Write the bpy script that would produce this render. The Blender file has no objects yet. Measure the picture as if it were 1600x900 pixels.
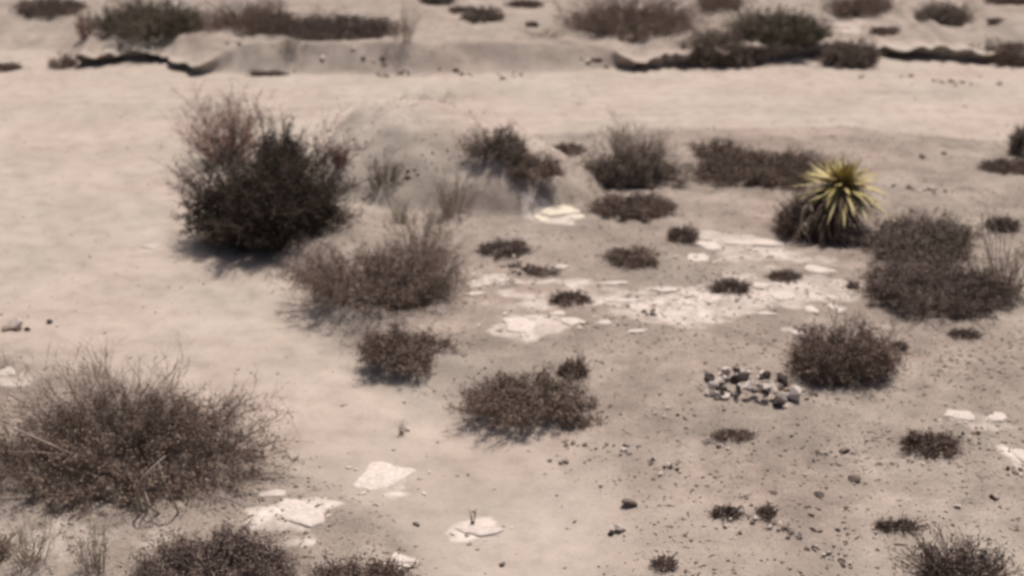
import bpy, math, random
import numpy as np
from mathutils import Vector, Matrix

# ------------------------------------------------------------------ camera, light, exposure
C = bpy.context.scene
COL = C.collection
CAM_H, PITCH, LENS = 7.0, math.radians(22.0), 49.5
cam_d = bpy.data.cameras.new('camera')
cam = bpy.data.objects.new('camera', cam_d); COL.objects.link(cam)
cam.location = (0, 0, CAM_H)
cam.rotation_euler = (math.radians(90) - PITCH, 0, 0)
cam_d.lens = LENS; cam_d.sensor_width = 36; cam_d.clip_end = 5000; cam_d.clip_start = 0.1
DOF = 1
if DOF:
    cam_d.dof.use_dof = True
    cam_d.dof.focus_distance = 8.5
    cam_d.dof.aperture_fstop = 1.2
C.camera = cam

SUN_EL, SUN_AZ = math.radians(69), math.radians(22)      # azimuth clockwise from +Y (away from the viewer)
world = bpy.data.worlds.new('World'); C.world = world; world.use_nodes = True
nt = world.node_tree; nt.nodes.clear()
wo = nt.nodes.new('ShaderNodeOutputWorld'); bg = nt.nodes.new('ShaderNodeBackground')
sky = nt.nodes.new('ShaderNodeTexSky'); sky.sky_type = 'NISHITA'; sky.sun_disc = False
sky.sun_elevation = SUN_EL; sky.sun_rotation = SUN_AZ; sky.air_density = 0.7; sky.dust_density = 5.0; sky.ozone_density = 0.3
bg.inputs['Strength'].default_value = 0.085
nt.links.new(sky.outputs[0], bg.inputs['Color']); nt.links.new(bg.outputs[0], wo.inputs['Surface'])
sd = bpy.data.lights.new('sun', 'SUN'); sd.energy = 3.6; sd.angle = math.radians(0.6); sd.color = (1.0, 0.935, 0.88)
sun = bpy.data.objects.new('sun', sd); COL.objects.link(sun)
S = Vector((math.sin(SUN_AZ) * math.cos(SUN_EL), math.cos(SUN_AZ) * math.cos(SUN_EL), math.sin(SUN_EL)))
sun.rotation_euler = (-S).to_track_quat('-Z', 'Y').to_euler(); sun.location = S * 60
C.view_settings.view_transform = 'Standard'; C.view_settings.look = 'None'
C.view_settings.exposure = 0.27; C.view_settings.gamma = 1.0
C.render.engine = 'CYCLES'
C.cycles.use_denoising = True
C.cycles.pixel_filter_type = 'BLACKMAN_HARRIS'; C.cycles.filter_width = 2.2
C.cycles.max_bounces = 6; C.cycles.diffuse_bounces = 3

# ------------------------------------------------------------------ noise and projection helpers
rng = np.random.default_rng(11)
random.seed(11)
PERM = np.random.default_rng(5).permutation(4096)
VAL = np.random.default_rng(6).random(4096)

def vnoise(x, y, seed=0):
    x = np.asarray(x, float); y = np.asarray(y, float)
    xi = np.floor(x).astype(int); yi = np.floor(y).astype(int)
    fx = x - xi; fy = y - yi
    fx = fx * fx * (3 - 2 * fx); fy = fy * fy * (3 - 2 * fy)
    def v(a, b): return VAL[PERM[(PERM[(a + seed * 131) & 4095] + b) & 4095]]
    return ((v(xi, yi) * (1 - fx) + v(xi + 1, yi) * fx) * (1 - fy) + (v(xi, yi + 1) * (1 - fx) + v(xi + 1, yi + 1) * fx) * fy) * 2 - 1

def fbm(x, y, f, o=3, seed=0):
    t = 0; a = 1; s = 0
    for k in range(o):
        t = t + a * vnoise(x * f, y * f, seed + k * 7); s += a; a *= 0.5; f *= 2.03
    return t / s

FPX = LENS / 36 * 1600
CP, SP = math.cos(PITCH), math.sin(PITCH)

def flat(px, py, z=0.0):
    u = (px - 800) / FPX; v = (450 - py) / FPX
    dx, dy, dz = u, CP + v * SP, -SP + v * CP
    t = (z - CAM_H) / dz
    return np.array([dx * t, dy * t, z])

def sstep(a, b, x):
    t = np.clip((x - a) / (b - a), 0, 1); return t * t * (3 - 2 * t)

def poly_sd(x, y, poly):
    """signed distance to a polygon, positive inside"""
    x = np.asarray(x, float); y = np.asarray(y, float)
    d = np.full(x.shape, 1e9); inside = np.zeros(x.shape, bool)
    n = len(poly)
    for i in range(n):
        ax, ay = poly[i]; bx, by = poly[(i + 1) % n]
        ex, ey = bx - ax, by - ay
        t = np.clip(((x - ax) * ex + (y - ay) * ey) / (ex * ex + ey * ey + 1e-9), 0, 1)
        d = np.minimum(d, np.hypot(x - ax - t * ex, y - ay - t * ey))
        c = ((ay > y) != (by > y))
        with np.errstate(divide='ignore', invalid='ignore'):
            xc = (bx - ax) * (y - ay) / (by - ay if by != ay else 1e-9) + ax
        inside ^= c & (x < xc)
    return np.where(inside, d, -d)

def F2(pts): return [tuple(flat(a, b)[:2]) for a, b in pts]

ROUGH = F2([(545, 225), (470, 330), (425, 400), (455, 440), (500, 500), (545, 548), (640, 600), (745, 652), (850, 705), (930, 800), (960, 960), (1900, 1000), (2100, 205), (1400, 205), (1150, 205), (900, 212), (700, 205)])
FORE = F2([(-260, 545), (60, 552), (230, 605), (340, 650), (445, 705), (540, 745), (640, 800), (720, 900), (740, 1000), (-300, 1000)])
MC = flat(680, 285)

def pxx(x, d=30.5): return 800 + x * FPX / (d * 1.03)      # pixel column of the bank at about this distance

BANK = [  # pixel column, distance, slope width, height of the bank beyond the road
    (-600, 33.0, 6.0, .45), (60, 31.6, 4.0, .42), (112, 30.6, 1.2, .34), (130, 30.3, .12, .30), (180, 31.0, .12, .26), (240, 31.0, .12, .24), (300, 30.1, .12, .20), (322, 29.65, .14, .2), (400, 29.5, .7, .54),
    (600, 29.5, .75, .56), (840, 29.7, .8, .48), (930, 30.0, .6, .36), (990, 30.15, .12, .28), (1120, 30.5, .12, .33), (1250, 31.3, .12, .30), (1400, 31.6, .12, .24), (1500, 31.0, .12, .30), (1600, 30.6, .12, .30), (2200, 30.0, .2, .4)]
BX = np.array([flat(r[0], 100)[0] for r in BANK]); BD = np.array([r[1] for r in BANK])

def bank(x, y):
    """foot, slope width, height and how far it is a washed out cut, with slumps"""
    b0 = np.interp(x, BX, BD) + 0.16 * fbm(x, y * 0.2, 0.5, 3, 21) + 0.08 * vnoise(x * 2.3, y * 0.0, 5) + .04 * vnoise(x * 7.7, x * 0, 55)
    bw = np.interp(x, BX, [r[2] for r in BANK]); bh = np.interp(x, BX, [r[3] for r in BANK])
    cut = 1 - sstep(.14, .5, bw)
    slump = cut * sstep(.8, .98, vnoise(x * .62 + 3.3, x * 0, 17)) * (x > 0)
    bw = bw + .7 * slump
    bh = bh * (1 + cut * (.30 * vnoise(x * 1.1, x * 0, 12) + .22 * vnoise(x * 4.3, x * 0, 13)))
    return b0, bw, bh, cut * (1 - slump)

def height(x, y):
    x = np.asarray(x, float); y = np.asarray(y, float)
    wx = x + 0.25 * fbm(x, y, 0.7, 3, 1); wy = y + 0.25 * fbm(x, y, 0.7, 3, 2) + 1.5 * fbm(x, y * .5, .17, 2, 91) * sstep(19, 23, y)
    z = 0.05 * fbm(x, y, 0.12, 2, 3)
    r = sstep(-0.1, 0.35, poly_sd(wx, wy, ROUGH) / (1 + 3.5 * sstep(15, 12.5, y) + 2.0 * sstep(21, 24, y)))
    f = sstep(-0.1, 0.5, poly_sd(wx, wy, FORE))
    rough = np.maximum(r, f)
    z = z + 0.25 * r + 0.10 * f
    z = z + rough * (0.055 * fbm(x, y, 0.9, 3, 8) + 0.028 * fbm(x, y, 3.1, 3, 9)) + (1 - rough) * 0.010 * fbm(x, y, 1.4, 3, 10)
    # mound
    mx_, my_ = x + .55 * fbm(x, y, .55, 3, 111), y + .55 * fbm(x, y, .55, 3, 112)
    ex, ey = (mx_ - MC[0] + .25 * (my_ - MC[1])) / 2.55, (my_ - MC[1]) / 2.2
    q = np.clip(1 - ex * ex - ey * ey, 0, 1)
    z = z + (1.12 + .16 * fbm(x, y, 1.1, 3, 113)) * q ** 1.05 + .05 * fbm(x, y, 2.6, 3, 114) * q ** .5
    # road wheel ruts
    for d0, dep in ((26.0, .025), (27.6, .03)):
        z = z - dep * np.exp(-((y - d0 - 0.25 * np.sin(x * 0.21)) / 0.16) ** 2)
    # wheel ruts along the track that curves to the lower right
    for off in (-.75, .75):
        d = np.full(x.shape, 9.0)
        for (ax, ay), (bx_, by_) in zip(TRACK[:-1], TRACK[1:]):
            ex_, ey_ = bx_ - ax, by_ - ay; L = math.hypot(ex_, ey_)
            tt = np.clip(((x - ax) * ex_ + (y - ay) * ey_) / L ** 2, 0, 1)
            cx, cy = ax + tt * ex_ - ey_ / L * off, ay + tt * ey_ + ex_ / L * off
            d = np.minimum(d, np.hypot(x - cx, y - cy))
        z = z - (.022 * np.exp(-(d / .15) ** 2) - .010 * np.exp(-((d - .28) / .10) ** 2)) * (1 + .6 * vnoise(x * 1.1, y * 1.1, 81))
    # bank beyond the road
    b0, bw, bh, cut = bank(x, y)
    t = (y - b0) / bw
    up = np.where(bw > 0.5, sstep(0, 1.25, t + .12) * .2 + np.clip(t, 0, 1) * .8, sstep(0, 1, t))
    gul = 1 + 0.38 * up * (1 - up) * 4 * fbm(x, y * .35, 2.0, 3, 15) * (bw > .4)
    z = z + bh * up * gul * (1 + 0.12 * fbm(x, y, 0.5, 2, 33) * up)
    back = np.maximum(y - b0 - bw, 0)
    berm = np.clip((bw - .3) / .35, 0, 1) * (bw < 3) * (1 - cut)
    lft = sstep(*[flat(p, 100)[0] for p in (112, 140)], x) * (1 - sstep(*[flat(p, 100)[0] for p in (322, 400)], x))
    z = z + .30 * lft * np.clip((y - b0 - .35) / .8, 0, 1)          # above the left cut the slope goes on to the crest
    z = z - berm * .14 * sstep(0.05, 1.1, back)                     # the graded crest falls away a little behind
    z = z + sstep(0, 1.5, back) * (0.06 * fbm(x, y, 0.6, 3, 14) + 0.020 * back)
    # small eroded scarps: (px0, py0, px1, py1, rise, fade length)
    for (a0, b0_, a1, b1, A, L) in ((600, 96, 700, 101, .06, .6), (800, 92, 905, 96, .1, .5), (905, 96, 1010, 108, .06, .6), (380, 97, 455, 103, .12, .7)):
        p, q_ = flat(a0, b0_), flat(a1, b1)
        s = (x - p[0]) / (q_[0] - p[0])
        ys = p[1] + (q_[1] - p[1]) * s + 0.15 * vnoise(x * 2.7, x * 0 + 3, 4)
        env = sstep(-0.1, 0.15, s) * (1 - sstep(0.85, 1.1, s))
        dd = y - ys
        z = z + A * env * sstep(0, 0.10, dd) * np.exp(-np.maximum(dd, 0) / L)
    # far country: low swells beyond the shrubs
    z = z + sstep(60, 400, np.hypot(x, y)) * 9 * (0.5 + fbm(x, y, 0.006, 3, 40))
    return z

TRACK = F2([(60, 170), (90, 260), (150, 360), (270, 460), (400, 560), (520, 650), (680, 760), (820, 900)])

def hz(x, y): return float(height(np.array([x]), np.array([y]))[0])

def at(px, py):
    """the ground point seen at a pixel of the 1600 x 900 photograph"""
    z = 0.0
    for _ in range(12):
        p = flat(px, py, z)
        z = 0.5 * z + 0.5 * hz(p[0], p[1])
    p = flat(px, py, z); p[2] = hz(p[0], p[1])
    return p

def ppm(p):
    """pixels (of 1600) per metre at a point, and the depression angle there"""
    d = math.sqrt(p[0] ** 2 + p[1] ** 2 + (CAM_H - p[2]) ** 2)
    depth = p[1] * CP + (CAM_H - p[2]) * SP
    return FPX / depth, math.asin((CAM_H - p[2]) / d)

# ------------------------------------------------------------------ materials
def mat(name, ramp, rough=0.9, scale=6.0, island=True, trans=0.0, bump=0.0, spec=0.2):
    m = bpy.data.materials.new(name); m.use_nodes = True
    t = m.node_tree; b = t.nodes['Principled BSDF']
    b.inputs['Roughness'].default_value = rough
    b.inputs['Specular IOR Level'].default_value = spec
    r = t.nodes.new('ShaderNodeValToRGB')
    els = r.color_ramp.elements
    while len(els) < len(ramp): els.new(0.5)
    for i, c in enumerate(ramp):
        els[i].position = i / (len(ramp) - 1); els[i].color = (*c, 1)
    n = t.nodes.new('ShaderNodeTexNoise'); n.inputs['Scale'].default_value = scale; n.inputs['Detail'].default_value = 5
    tc = t.nodes.new('ShaderNodeTexCoord'); t.links.new(tc.outputs['Object'], n.inputs['Vector'])
    if island:
        g = t.nodes.new('ShaderNodeNewGeometry'); mx = t.nodes.new('ShaderNodeMath'); mx.operation = 'ADD'
        ms = t.nodes.new('ShaderNodeMath'); ms.operation = 'MULTIPLY'; ms.inputs[1].default_value = 0.6
        mb = t.nodes.new('ShaderNodeMath'); mb.operation = 'SUBTRACT'; mb.inputs[1].default_value = 0.3
        t.links.new(g.outputs['Random Per Island'], ms.inputs[0]); t.links.new(ms.outputs[0], mb.inputs[0])
        t.links.new(n.outputs['Fac'], mx.inputs[0]); t.links.new(mb.outputs[0], mx.inputs[1])
        t.links.new(mx.outputs[0], r.inputs['Fac'])
    else:
        t.links.new(n.outputs['Fac'], r.inputs['Fac'])
    t.links.new(r.outputs['Color'], b.inputs['Base Color'])
    if bump:
        bp = t.nodes.new('ShaderNodeBump'); bp.inputs['Strength'].default_value = bump; bp.inputs['Distance'].default_value = 0.02
        n2 = t.nodes.new('ShaderNodeTexNoise'); n2.inputs['Scale'].default_value = scale * 6; n2.inputs['Detail'].default_value = 4
        t.links.new(tc.outputs['Object'], n2.inputs['Vector'])
        t.links.new(n2.outputs['Fac'], bp.inputs['Height']); t.links.new(bp.outputs['Normal'], b.inputs['Normal'])
    return m

M = {
    'leaf_dark': mat('dark olive leaf', [(.026, .021, .015), (.056, .047, .034), (.10, .082, .06)]),
    'leaf_brown': mat('dry brown leaf', [(.125, .09, .068), (.21, .155, .12), (.32, .245, .19)]),
    'leaf_umber': mat('umber leaf', [(.10, .068, .053), (.175, .124, .097), (.27, .20, .158)]),
    'leaf_mauve': mat('mauve brown leaf', [(.095, .068, .058), (.16, .118, .10), (.25, .19, .165)]),
    'leaf_grey': mat('grey brown leaf', [(.115, .09, .072), (.195, .155, .124), (.29, .235, .19)]),
    'leaf_green': mat('dusty green leaf', [(.08, .07, .05), (.14, .122, .086), (.21, .18, .128)]),
    'twig_dark': mat('dark twig', [(.075, .052, .043), (.14, .10, .082)]),
    'twig_brown': mat('brown twig', [(.15, .11, .086), (.27, .205, .162)]),
    'twig_pale': mat('bleached twig', [(.22, .175, .135), (.38, .31, .245)]),
    'twig_red': mat('reddish twig', [(.15, .068, .05), (.27, .135, .10)]),
    'straw': mat('straw', [(.24, .195, .145), (.40, .33, .25)]),
    'yucca_leaf': mat('yucca leaf', [(.16, .122, .04), (.35, .272, .095), (.58, .48, .22)], rough=0.55, spec=0.4),
    'yucca_dead': mat('dead yucca leaf', [(.035, .023, .017), (.08, .053, .039), (.22, .16, .115)]),
    'bark': mat('bark', [(.05, .036, .028), (.10, .075, .06)], bump=.5),
    'stone_pale': mat('pale caliche', [(.30, .24, .20), (.46, .39, .34), (.62, .545, .485), (.72, .645, .58)], scale=7, island=False, bump=.5),
    'stone_cream': mat('cream caliche', [(.32, .265, .21), (.52, .455, .365), (.62, .55, .445), (.70, .63, .53)], scale=5, island=False, bump=.5),
    'stone_tan': mat('tan stone', [(.20, .155, .125), (.30, .24, .195), (.40, .32, .265)], scale=4, island=False, bump=.6),
    'stone_brown': mat('brown stone', [(.11, .085, .07), (.17, .133, .111), (.25, .20, .168)], scale=4, island=False, bump=.6),
    'stone_dark': mat('dark stone', [(.035, .027, .024), (.07, .055, .048), (.11, .085, .072)], scale=4, island=False, bump=.6),
    'gravel': mat('gravel', [(.14, .11, .092), (.27, .215, .178), (.50, .42, .36)], scale=0.6),
    'litter': mat('plant litter', [(.05, .036, .03), (.10, .075, .06), (.22, .17, .135)], scale=0.6),
}

# ------------------------------------------------------------------ mesh helpers
class MB:
    def __init__(s): s.v = []; s.f = []; s.n = 0
    def add(s, V, Fc):
        V = np.asarray(V, float).reshape(-1, 3)
        s.v.append(V); s.f.append(np.asarray(Fc) + s.n); s.n += len(V)
    def mesh(s, name, m, smooth=False):
        me = bpy.data.meshes.new(name)
        V = np.concatenate(s.v); me.vertices.add(len(V)); me.vertices.foreach_set('co', V.astype(np.float32).ravel())
        idx = np.concatenate([f.ravel() for f in s.f]); tot = np.concatenate([np.full(len(f), f.shape[1]) for f in s.f])
        me.loops.add(len(idx)); me.loops.foreach_set('vertex_index', idx.astype(np.int32))
        me.polygons.add(len(tot)); me.polygons.foreach_set('loop_start', (np.cumsum(tot) - tot).astype(np.int32))
        me.polygons.foreach_set('loop_total', tot.astype(np.int32))
        if smooth: me.polygons.foreach_set('use_smooth', np.ones(len(tot), bool))
        me.materials.append(m); me.update(calc_edges=True); return me
    def build(s, name, m, parent=None, smooth=False):
        o = bpy.data.objects.new(name, s.mesh(name, m, smooth)); COL.objects.link(o)
        if parent: o.parent = parent
        return o

def unit(v): return v / (np.linalg.norm(v, axis=-1, keepdims=True) + 1e-9)

def tubes(mb, P, R, sides=3):
    N, K, _ = P.shape
    T = unit(np.gradient(P, axis=1))
    ref = unit(rng.normal(size=(N, 1, 3))); A = unit(np.cross(T, ref)); B = np.cross(T, A)
    a = np.arange(sides) / sides * 2 * math.pi
    ring = P[:, :, None, :] + R[:, :, None, None] * (np.cos(a)[None, None, :, None] * A[:, :, None, :] + np.sin(a)[None, None, :, None] * B[:, :, None, :])
    idx = np.arange(N * K * sides).reshape(N, K, sides)
    q = np.stack([idx[:, :-1, :], np.roll(idx, -1, 2)[:, :-1, :], np.roll(idx, -1, 2)[:, 1:, :], idx[:, 1:, :]], -1).reshape(-1, 4)
    mb.add(ring.reshape(-1, 3), q)

def ribbons(mb, P, W, side=None, fold=0.0):
    """flat (or V-folded) blades along centre lines P with half widths W"""
    N, K, _ = P.shape
    T = unit(np.gradient(P, axis=1))
    if side is None: side = rng.normal(size=(N, 1, 3))
    Sd = unit(np.cross(T, side))
    Nn = unit(np.cross(T, Sd))
    L = P + Sd * W[:, :, None] + Nn * W[:, :, None] * fold
    Rr = P - Sd * W[:, :, None] + Nn * W[:, :, None] * fold
    if fold:
        V = np.stack([L, P, Rr], 2); idx = np.arange(N * K * 3).reshape(N, K, 3)
        q1 = np.stack([idx[:, :-1, 0], idx[:, :-1, 1], idx[:, 1:, 1], idx[:, 1:, 0]], -1)
        q2 = np.stack([idx[:, :-1, 1], idx[:, :-1, 2], idx[:, 1:, 2], idx[:, 1:, 1]], -1)
        mb.add(V.reshape(-1, 3), np.concatenate([q1.reshape(-1, 4), q2.reshape(-1, 4)]))
    else:
        V = np.stack([L, Rr], 2); idx = np.arange(N * K * 2).reshape(N, K, 2)
        q = np.stack([idx[:, :-1, 0], idx[:, :-1, 1], idx[:, 1:, 1], idx[:, 1:, 0]], -1)
        mb.add(V.reshape(-1, 3), q.reshape(-1, 4))

def leaves(mb, pts, size, up=0.3):
    n = len(pts)
    a = unit(rng.normal(size=(n, 3)) + np.array([0, 0, up])); b = unit(np.cross(a, rng.normal(size=(n, 3))))
    s = (size * rng.uniform(.6, 1.4, n))[:, None]
    V = np.stack([pts - a * s, pts + b * s * .45, pts + a * s, pts - b * s * .45], 1)
    mb.add(V.reshape(-1, 3), np.arange(n * 4).reshape(n, 4))

def tag(o, label, cat, group=None, kind=None):
    if label: o['label'] = label
    if cat: o['category'] = cat
    if group: o['group'] = group
    if kind: o['kind'] = kind
    return o

def thing(name, label, cat, loc, group=None):
    o = bpy.data.objects.new(name, None); COL.objects.link(o); o.location = loc
    o.empty_display_size = 0.2
    return tag(o, label, cat, group)

# ------------------------------------------------------------------ the ground
def axis(fine0, fine1, step, far0, far1):
    a = list(np.arange(fine0, fine1 + 1e-6, step))
    s = step; v = a[-1]; hi = []
    while v < far1: s = min(s * 1.22, 60); v += s; hi.append(v)
    s = step; v = a[0]; lo = []
    while v > far0: s = min(s * 1.22, 60); v -= s; lo.append(v)
    return np.array(lo[::-1] + a + hi)

PALE = []        # soft patches of pale caliche dust in the soil: px, py, half width px, half height px, strength
PALE += [(600, 745, 84, 40, 1), (745, 830, 56, 24, .95), (462, 800, 92, 52, 1), (625, 885, 38, 26, .6), (1000, 470, 210, 40, .55), (830, 500, 90, 32, .6),
         (1170, 395, 120, 26, .5), (1250, 450, 110, 46, .5), (870, 332, 48, 20, .6), (1120, 470, 90, 28, .6), (1525, 652, 70, 18, .5), (1595, 715, 24, 26, .6),
         (80, 850, 120, 50, .36), (20, 585, 40, 16, .5), (1255, 525, 34, 14, .5), (760, 440, 60, 20, .5), (1240, 630, 40, 18, .4), (235, 380, 40, 14, .25),
         (600, 165, 90, 22, .35), (560, 480, 60, 20, .3), (1330, 45, 60, 12, .5), (700, 40, 60, 16, .3), (250, 845, 80, 30, .35)]

def build_ground():
    X = axis(-15.5, 15.5, 0.065, -1500, 1500); Y = axis(9.5, 43, 0.065, -300, 2600)
    gx, gy = np.meshgrid(X, Y)
    x, y = gx.ravel(), gy.ravel()
    z = height(x, y)
    ny, nx = gx.shape
    # the washed out cut at the right: its brink overhangs the road a little
    bb, bw_, bh_, cut_ = bank(x, y)
    ov = sstep(.2, .8, cut_) * sstep(.25, .9, (y - bb) / bw_) * np.exp(-np.maximum(y - bb - bw_, 0) / .9) * np.clip(.46 + .16 * vnoise(x * .9, x * 0, 6) + .20 * vnoise(x * 3.7, x * 0, 7) + .14 * vnoise(x * 9.0, x * 0, 9), .08, .9)
    y = y - np.where((y > 29) & (y < 37), ov, 0)
    idx = np.arange(nx * ny).reshape(ny, nx)
    q = np.stack([idx[:-1, :-1], idx[:-1, 1:], idx[1:, 1:], idx[1:, :-1]], -1).reshape(-1, 4)
    me = bpy.data.meshes.new('ground')
    me.vertices.add(len(x)); me.vertices.foreach_set('co', np.stack([x, y, z], 1).ravel().astype(np.float32))
    me.loops.add(q.size); me.loops.foreach_set('vertex_index', q.ravel().astype(np.int32))
    me.polygons.add(len(q)); me.polygons.foreach_set('loop_start', (np.arange(len(q)) * 4).astype(np.int32))
    me.polygons.foreach_set('loop_total', np.full(len(q), 4, np.int32))
    me.polygons.foreach_set('use_smooth', np.ones(len(q), bool))
    me.update(calc_edges=True); me.validate()
    wx = x + 0.3 * fbm(x, y, 0.9, 3, 51); wy = y + 0.3 * fbm(x, y, 0.9, 3, 52) + 1.5 * fbm(x, y * .5, .17, 2, 91) * sstep(19, 23, y) * (y < 28.5)
    rough = np.maximum(sstep(-0.15, 0.4, poly_sd(wx, wy, ROUGH) / (1 + 3.5 * sstep(15, 12.5, y) + 2.0 * sstep(21, 24, y))), sstep(-0.2, 0.5, poly_sd(wx, wy, FORE)))
    b0 = np.interp(x, BX, BD)
    rough = np.maximum(rough, 0.75 * sstep(-0.2, 0.5, wy - b0))
    # the mound is of the same smooth dirt as the track
    em = ((wx - MC[0]) / 2.5) ** 2 + ((wy - MC[1]) / 2.4) ** 2
    rough = rough * sstep(.55, 1.3, em)
    pale = np.zeros_like(x)
    near = (y > 9) & (y < 45) & (np.abs(x) < 18)
    xs, ys = wx[near], wy[near]
    pn = pale[near]
    for (px, py, hw, hh, st) in PALE:
        c = at(px, py); a = at(px + hw, py); b = at(px, py - hh); d = at(px, py + hh)
        rx = abs(a[0] - c[0]); ry = max(0.1, abs(b[1] - d[1]) / 2)
        e = ((xs - c[0]) / rx) ** 2 + ((ys - c[1]) / ry) ** 2
        e = e * (1 + .6 * fbm(xs, ys, 1.6, 2, 62)) + 1.5 * fbm(xs * .55, ys, 2.6, 4, 61)
        pn = np.maximum(pn, min(1, st * 1.35) * (1 - sstep(.25, .95, e)))
    pale[near] = pn
    for nm, arr in (('rough', rough), ('pale', pale)):
        at_ = me.attributes.new(nm, 'FLOAT', 'POINT'); at_.data.foreach_set('value', arr.astype(np.float32))
    m = bpy.data.materials.new('desert soil'); m.use_nodes = True
    t = m.node_tree; N = t.nodes.new; Lk = t.links.new
    b = t.nodes['Principled BSDF']; b.inputs['Roughness'].default_value = 0.95; b.inputs['Specular IOR Level'].default_value = 0.12
    tc = N('ShaderNodeTexCoord')
    def noise(scale, det=5, ro=.55):
        n = N('ShaderNodeTexNoise'); n.inputs['Scale'].default_value = scale; n.inputs['Detail'].default_value = det; n.inputs['Roughness'].default_value = ro
        Lk(tc.outputs['Object'], n.inputs['Vector']); return n.outputs['Fac']
    def ramp(fac, stops):
        r = N('ShaderNodeValToRGB'); e = r.color_ramp.elements
        while len(e) < len(stops): e.new(.5)
        for i, (p, c) in enumerate(stops): e[i].position = p; e[i].color = (*c, 1)
        Lk(fac, r.inputs['Fac']); return r.outputs['Color']
    def mix(f, a, c, mode='MIX'):
        n = N('ShaderNodeMix'); n.data_type = 'RGBA'; n.blend_type = mode
        if isinstance(f, float): n.inputs['Factor'].default_value = f
        else: Lk(f, n.inputs['Factor'])
        Lk(a, n.inputs['A']); Lk(c, n.inputs['B']); return n.outputs['Result']
    def attr(nm):
        a = N('ShaderNodeAttribute'); a.attribute_name = nm; return a.outputs['Fac']
    sand = ramp(noise(0.7, 6), [(.3, (.318, .267, .227)), (.5, (.362, .305, .262)), (.7, (.40, .338, .292))])
    grav = ramp(noise(1.3, 7, .65), [(.28, (.18, .149, .128)), (.5, (.252, .209, .179)), (.72, (.345, .289, .249))])
    speck = ramp(noise(38, 4, .7), [(.36, (.5, .5, .5)), (.48, (1, 1, 1)), (.66, (1.25, 1.22, 1.18))])
    grav = mix(.65, grav, mix(1.0, grav, speck, 'MULTIPLY'))
    mot = ramp(noise(3.3, 6, .6), [(.34, (.80, .795, .79)), (.5, (1, 1, 1)), (.68, (1.12, 1.11, 1.10))])
    tint = ramp(noise(.33, 3, .5), [(.38, (1.015, .99, .975)), (.62, (.975, 1.0, .985))])
    fine = ramp(noise(70, 3, .7), [(.36, (.80, .79, .78)), (.5, (1, 1, 1)), (.66, (1.1, 1.1, 1.1))])
    sand = mix(.65, sand, mix(1.0, sand, mot, 'MULTIPLY')); sand = mix(.6, sand, mix(1.0, sand, fine, 'MULTIPLY'))
    grav = mix(.75, grav, mix(1.0, grav, mot, 'MULTIPLY'))
    base = mix(attr('rough'), sand, grav)
    base = mix(1.0, base, tint, 'MULTIPLY')
    pl = ramp(noise(4, 6), [(.3, (.42, .355, .31)), (.7, (.66, .58, .52))])
    def math_(op, a, b_):
        n = N('ShaderNodeMath'); n.operation = op
        for i, v in enumerate((a, b_)):
            if isinstance(v, (int, float)): n.inputs[i].default_value = v
            else: Lk(v, n.inputs[i])
        n.use_clamp = op == 'MULTIPLY'; return n.outputs[0]
    brk = math_('ADD', math_('SUBTRACT', noise(7, 8, .7), .5), math_('SUBTRACT', noise(1.9, 4, .6), .5))
    pf = math_('MULTIPLY', math_('ADD', math_('SUBTRACT', attr('pale'), .35), brk), 1.45)
    gate = math_('MULTIPLY', attr('pale'), 8.0)
    base = mix(math_('MULTIPLY', pf, gate), base, pl)
    Lk(base, b.inputs['Base Color'])
    bp = N('ShaderNodeBump'); bp.inputs['Distance'].default_value = 0.03; bp.inputs['Strength'].default_value = .45
    Lk(noise(16, 6, .65), bp.inputs['Height'])
    Lk(bp.outputs['Normal'], b.inputs['Normal'])
    me.materials.append(m)
    o = bpy.data.objects.new('ground', me); COL.objects.link(o)
    tag(o, 'pale sandy desert ground with a dirt track and road', 'ground', kind='structure')
build_ground()

# ------------------------------------------------------------------ shrubs
STY = {   # stems, branchlets per stem, twigs per branchlet, leaves per square metre, leaf size, stem radius, spread, base width, materials
    'dense':  dict(ns=190, nb=7, nt=5, leaf=12000, ls=.019, r=.008, sp=1.95, bw=.16, lm='leaf_dark', tm='twig_dark', inner=.3),
    'brown':  dict(ns=150, nb=7, nt=6, leaf=4200, ls=.014, r=.0045, sp=1.52, bw=.40, lm='leaf_brown', tm='twig_brown', inner=.3),
    'low':    dict(ns=210, nb=6, nt=5, leaf=8500, ls=.013, r=.0045, sp=1.56, bw=.55, lm='leaf_umber', tm='twig_dark', inner=.3),
    'bushy':  dict(ns=210, nb=6, nt=5, leaf=8500, ls=.014, r=.0055, sp=1.56, bw=.40, lm='leaf_umber', tm='twig_dark', inner=.3),
    'grey':   dict(ns=170, nb=6, nt=5, leaf=9500, ls=.015, r=.005, sp=1.55, bw=.48, lm='leaf_grey', tm='twig_brown', inner=.3),
    'green':  dict(ns=170, nb=6, nt=5, leaf=9500, ls=.015, r=.005, sp=1.52, bw=.45, lm='leaf_green', tm='twig_brown', inner=.3),
    'wispy':  dict(ns=60, nb=6, nt=5, leaf=300, ls=.011, r=.0035, sp=1.1, bw=.35, lm='straw', tm='twig_pale', inner=.2),
    'twiggy': dict(ns=90, nb=7, nt=6, leaf=900, ls=.011, r=.004, sp=1.2, bw=.4, lm='leaf_grey', tm='twig_brown', inner=.25),
    'red':    dict(ns=110, nb=6, nt=5, leaf=700, ls=.012, r=.0045, sp=1.25, bw=.3, lm='twig_red', tm='twig_red', inner=.2),
    'sticks': dict(ns=70, nb=4, nt=3, leaf=120, ls=.012, r=.009, sp=1.2, bw=.3, lm='straw', tm='twig_pale', inner=.2),
}

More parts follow.
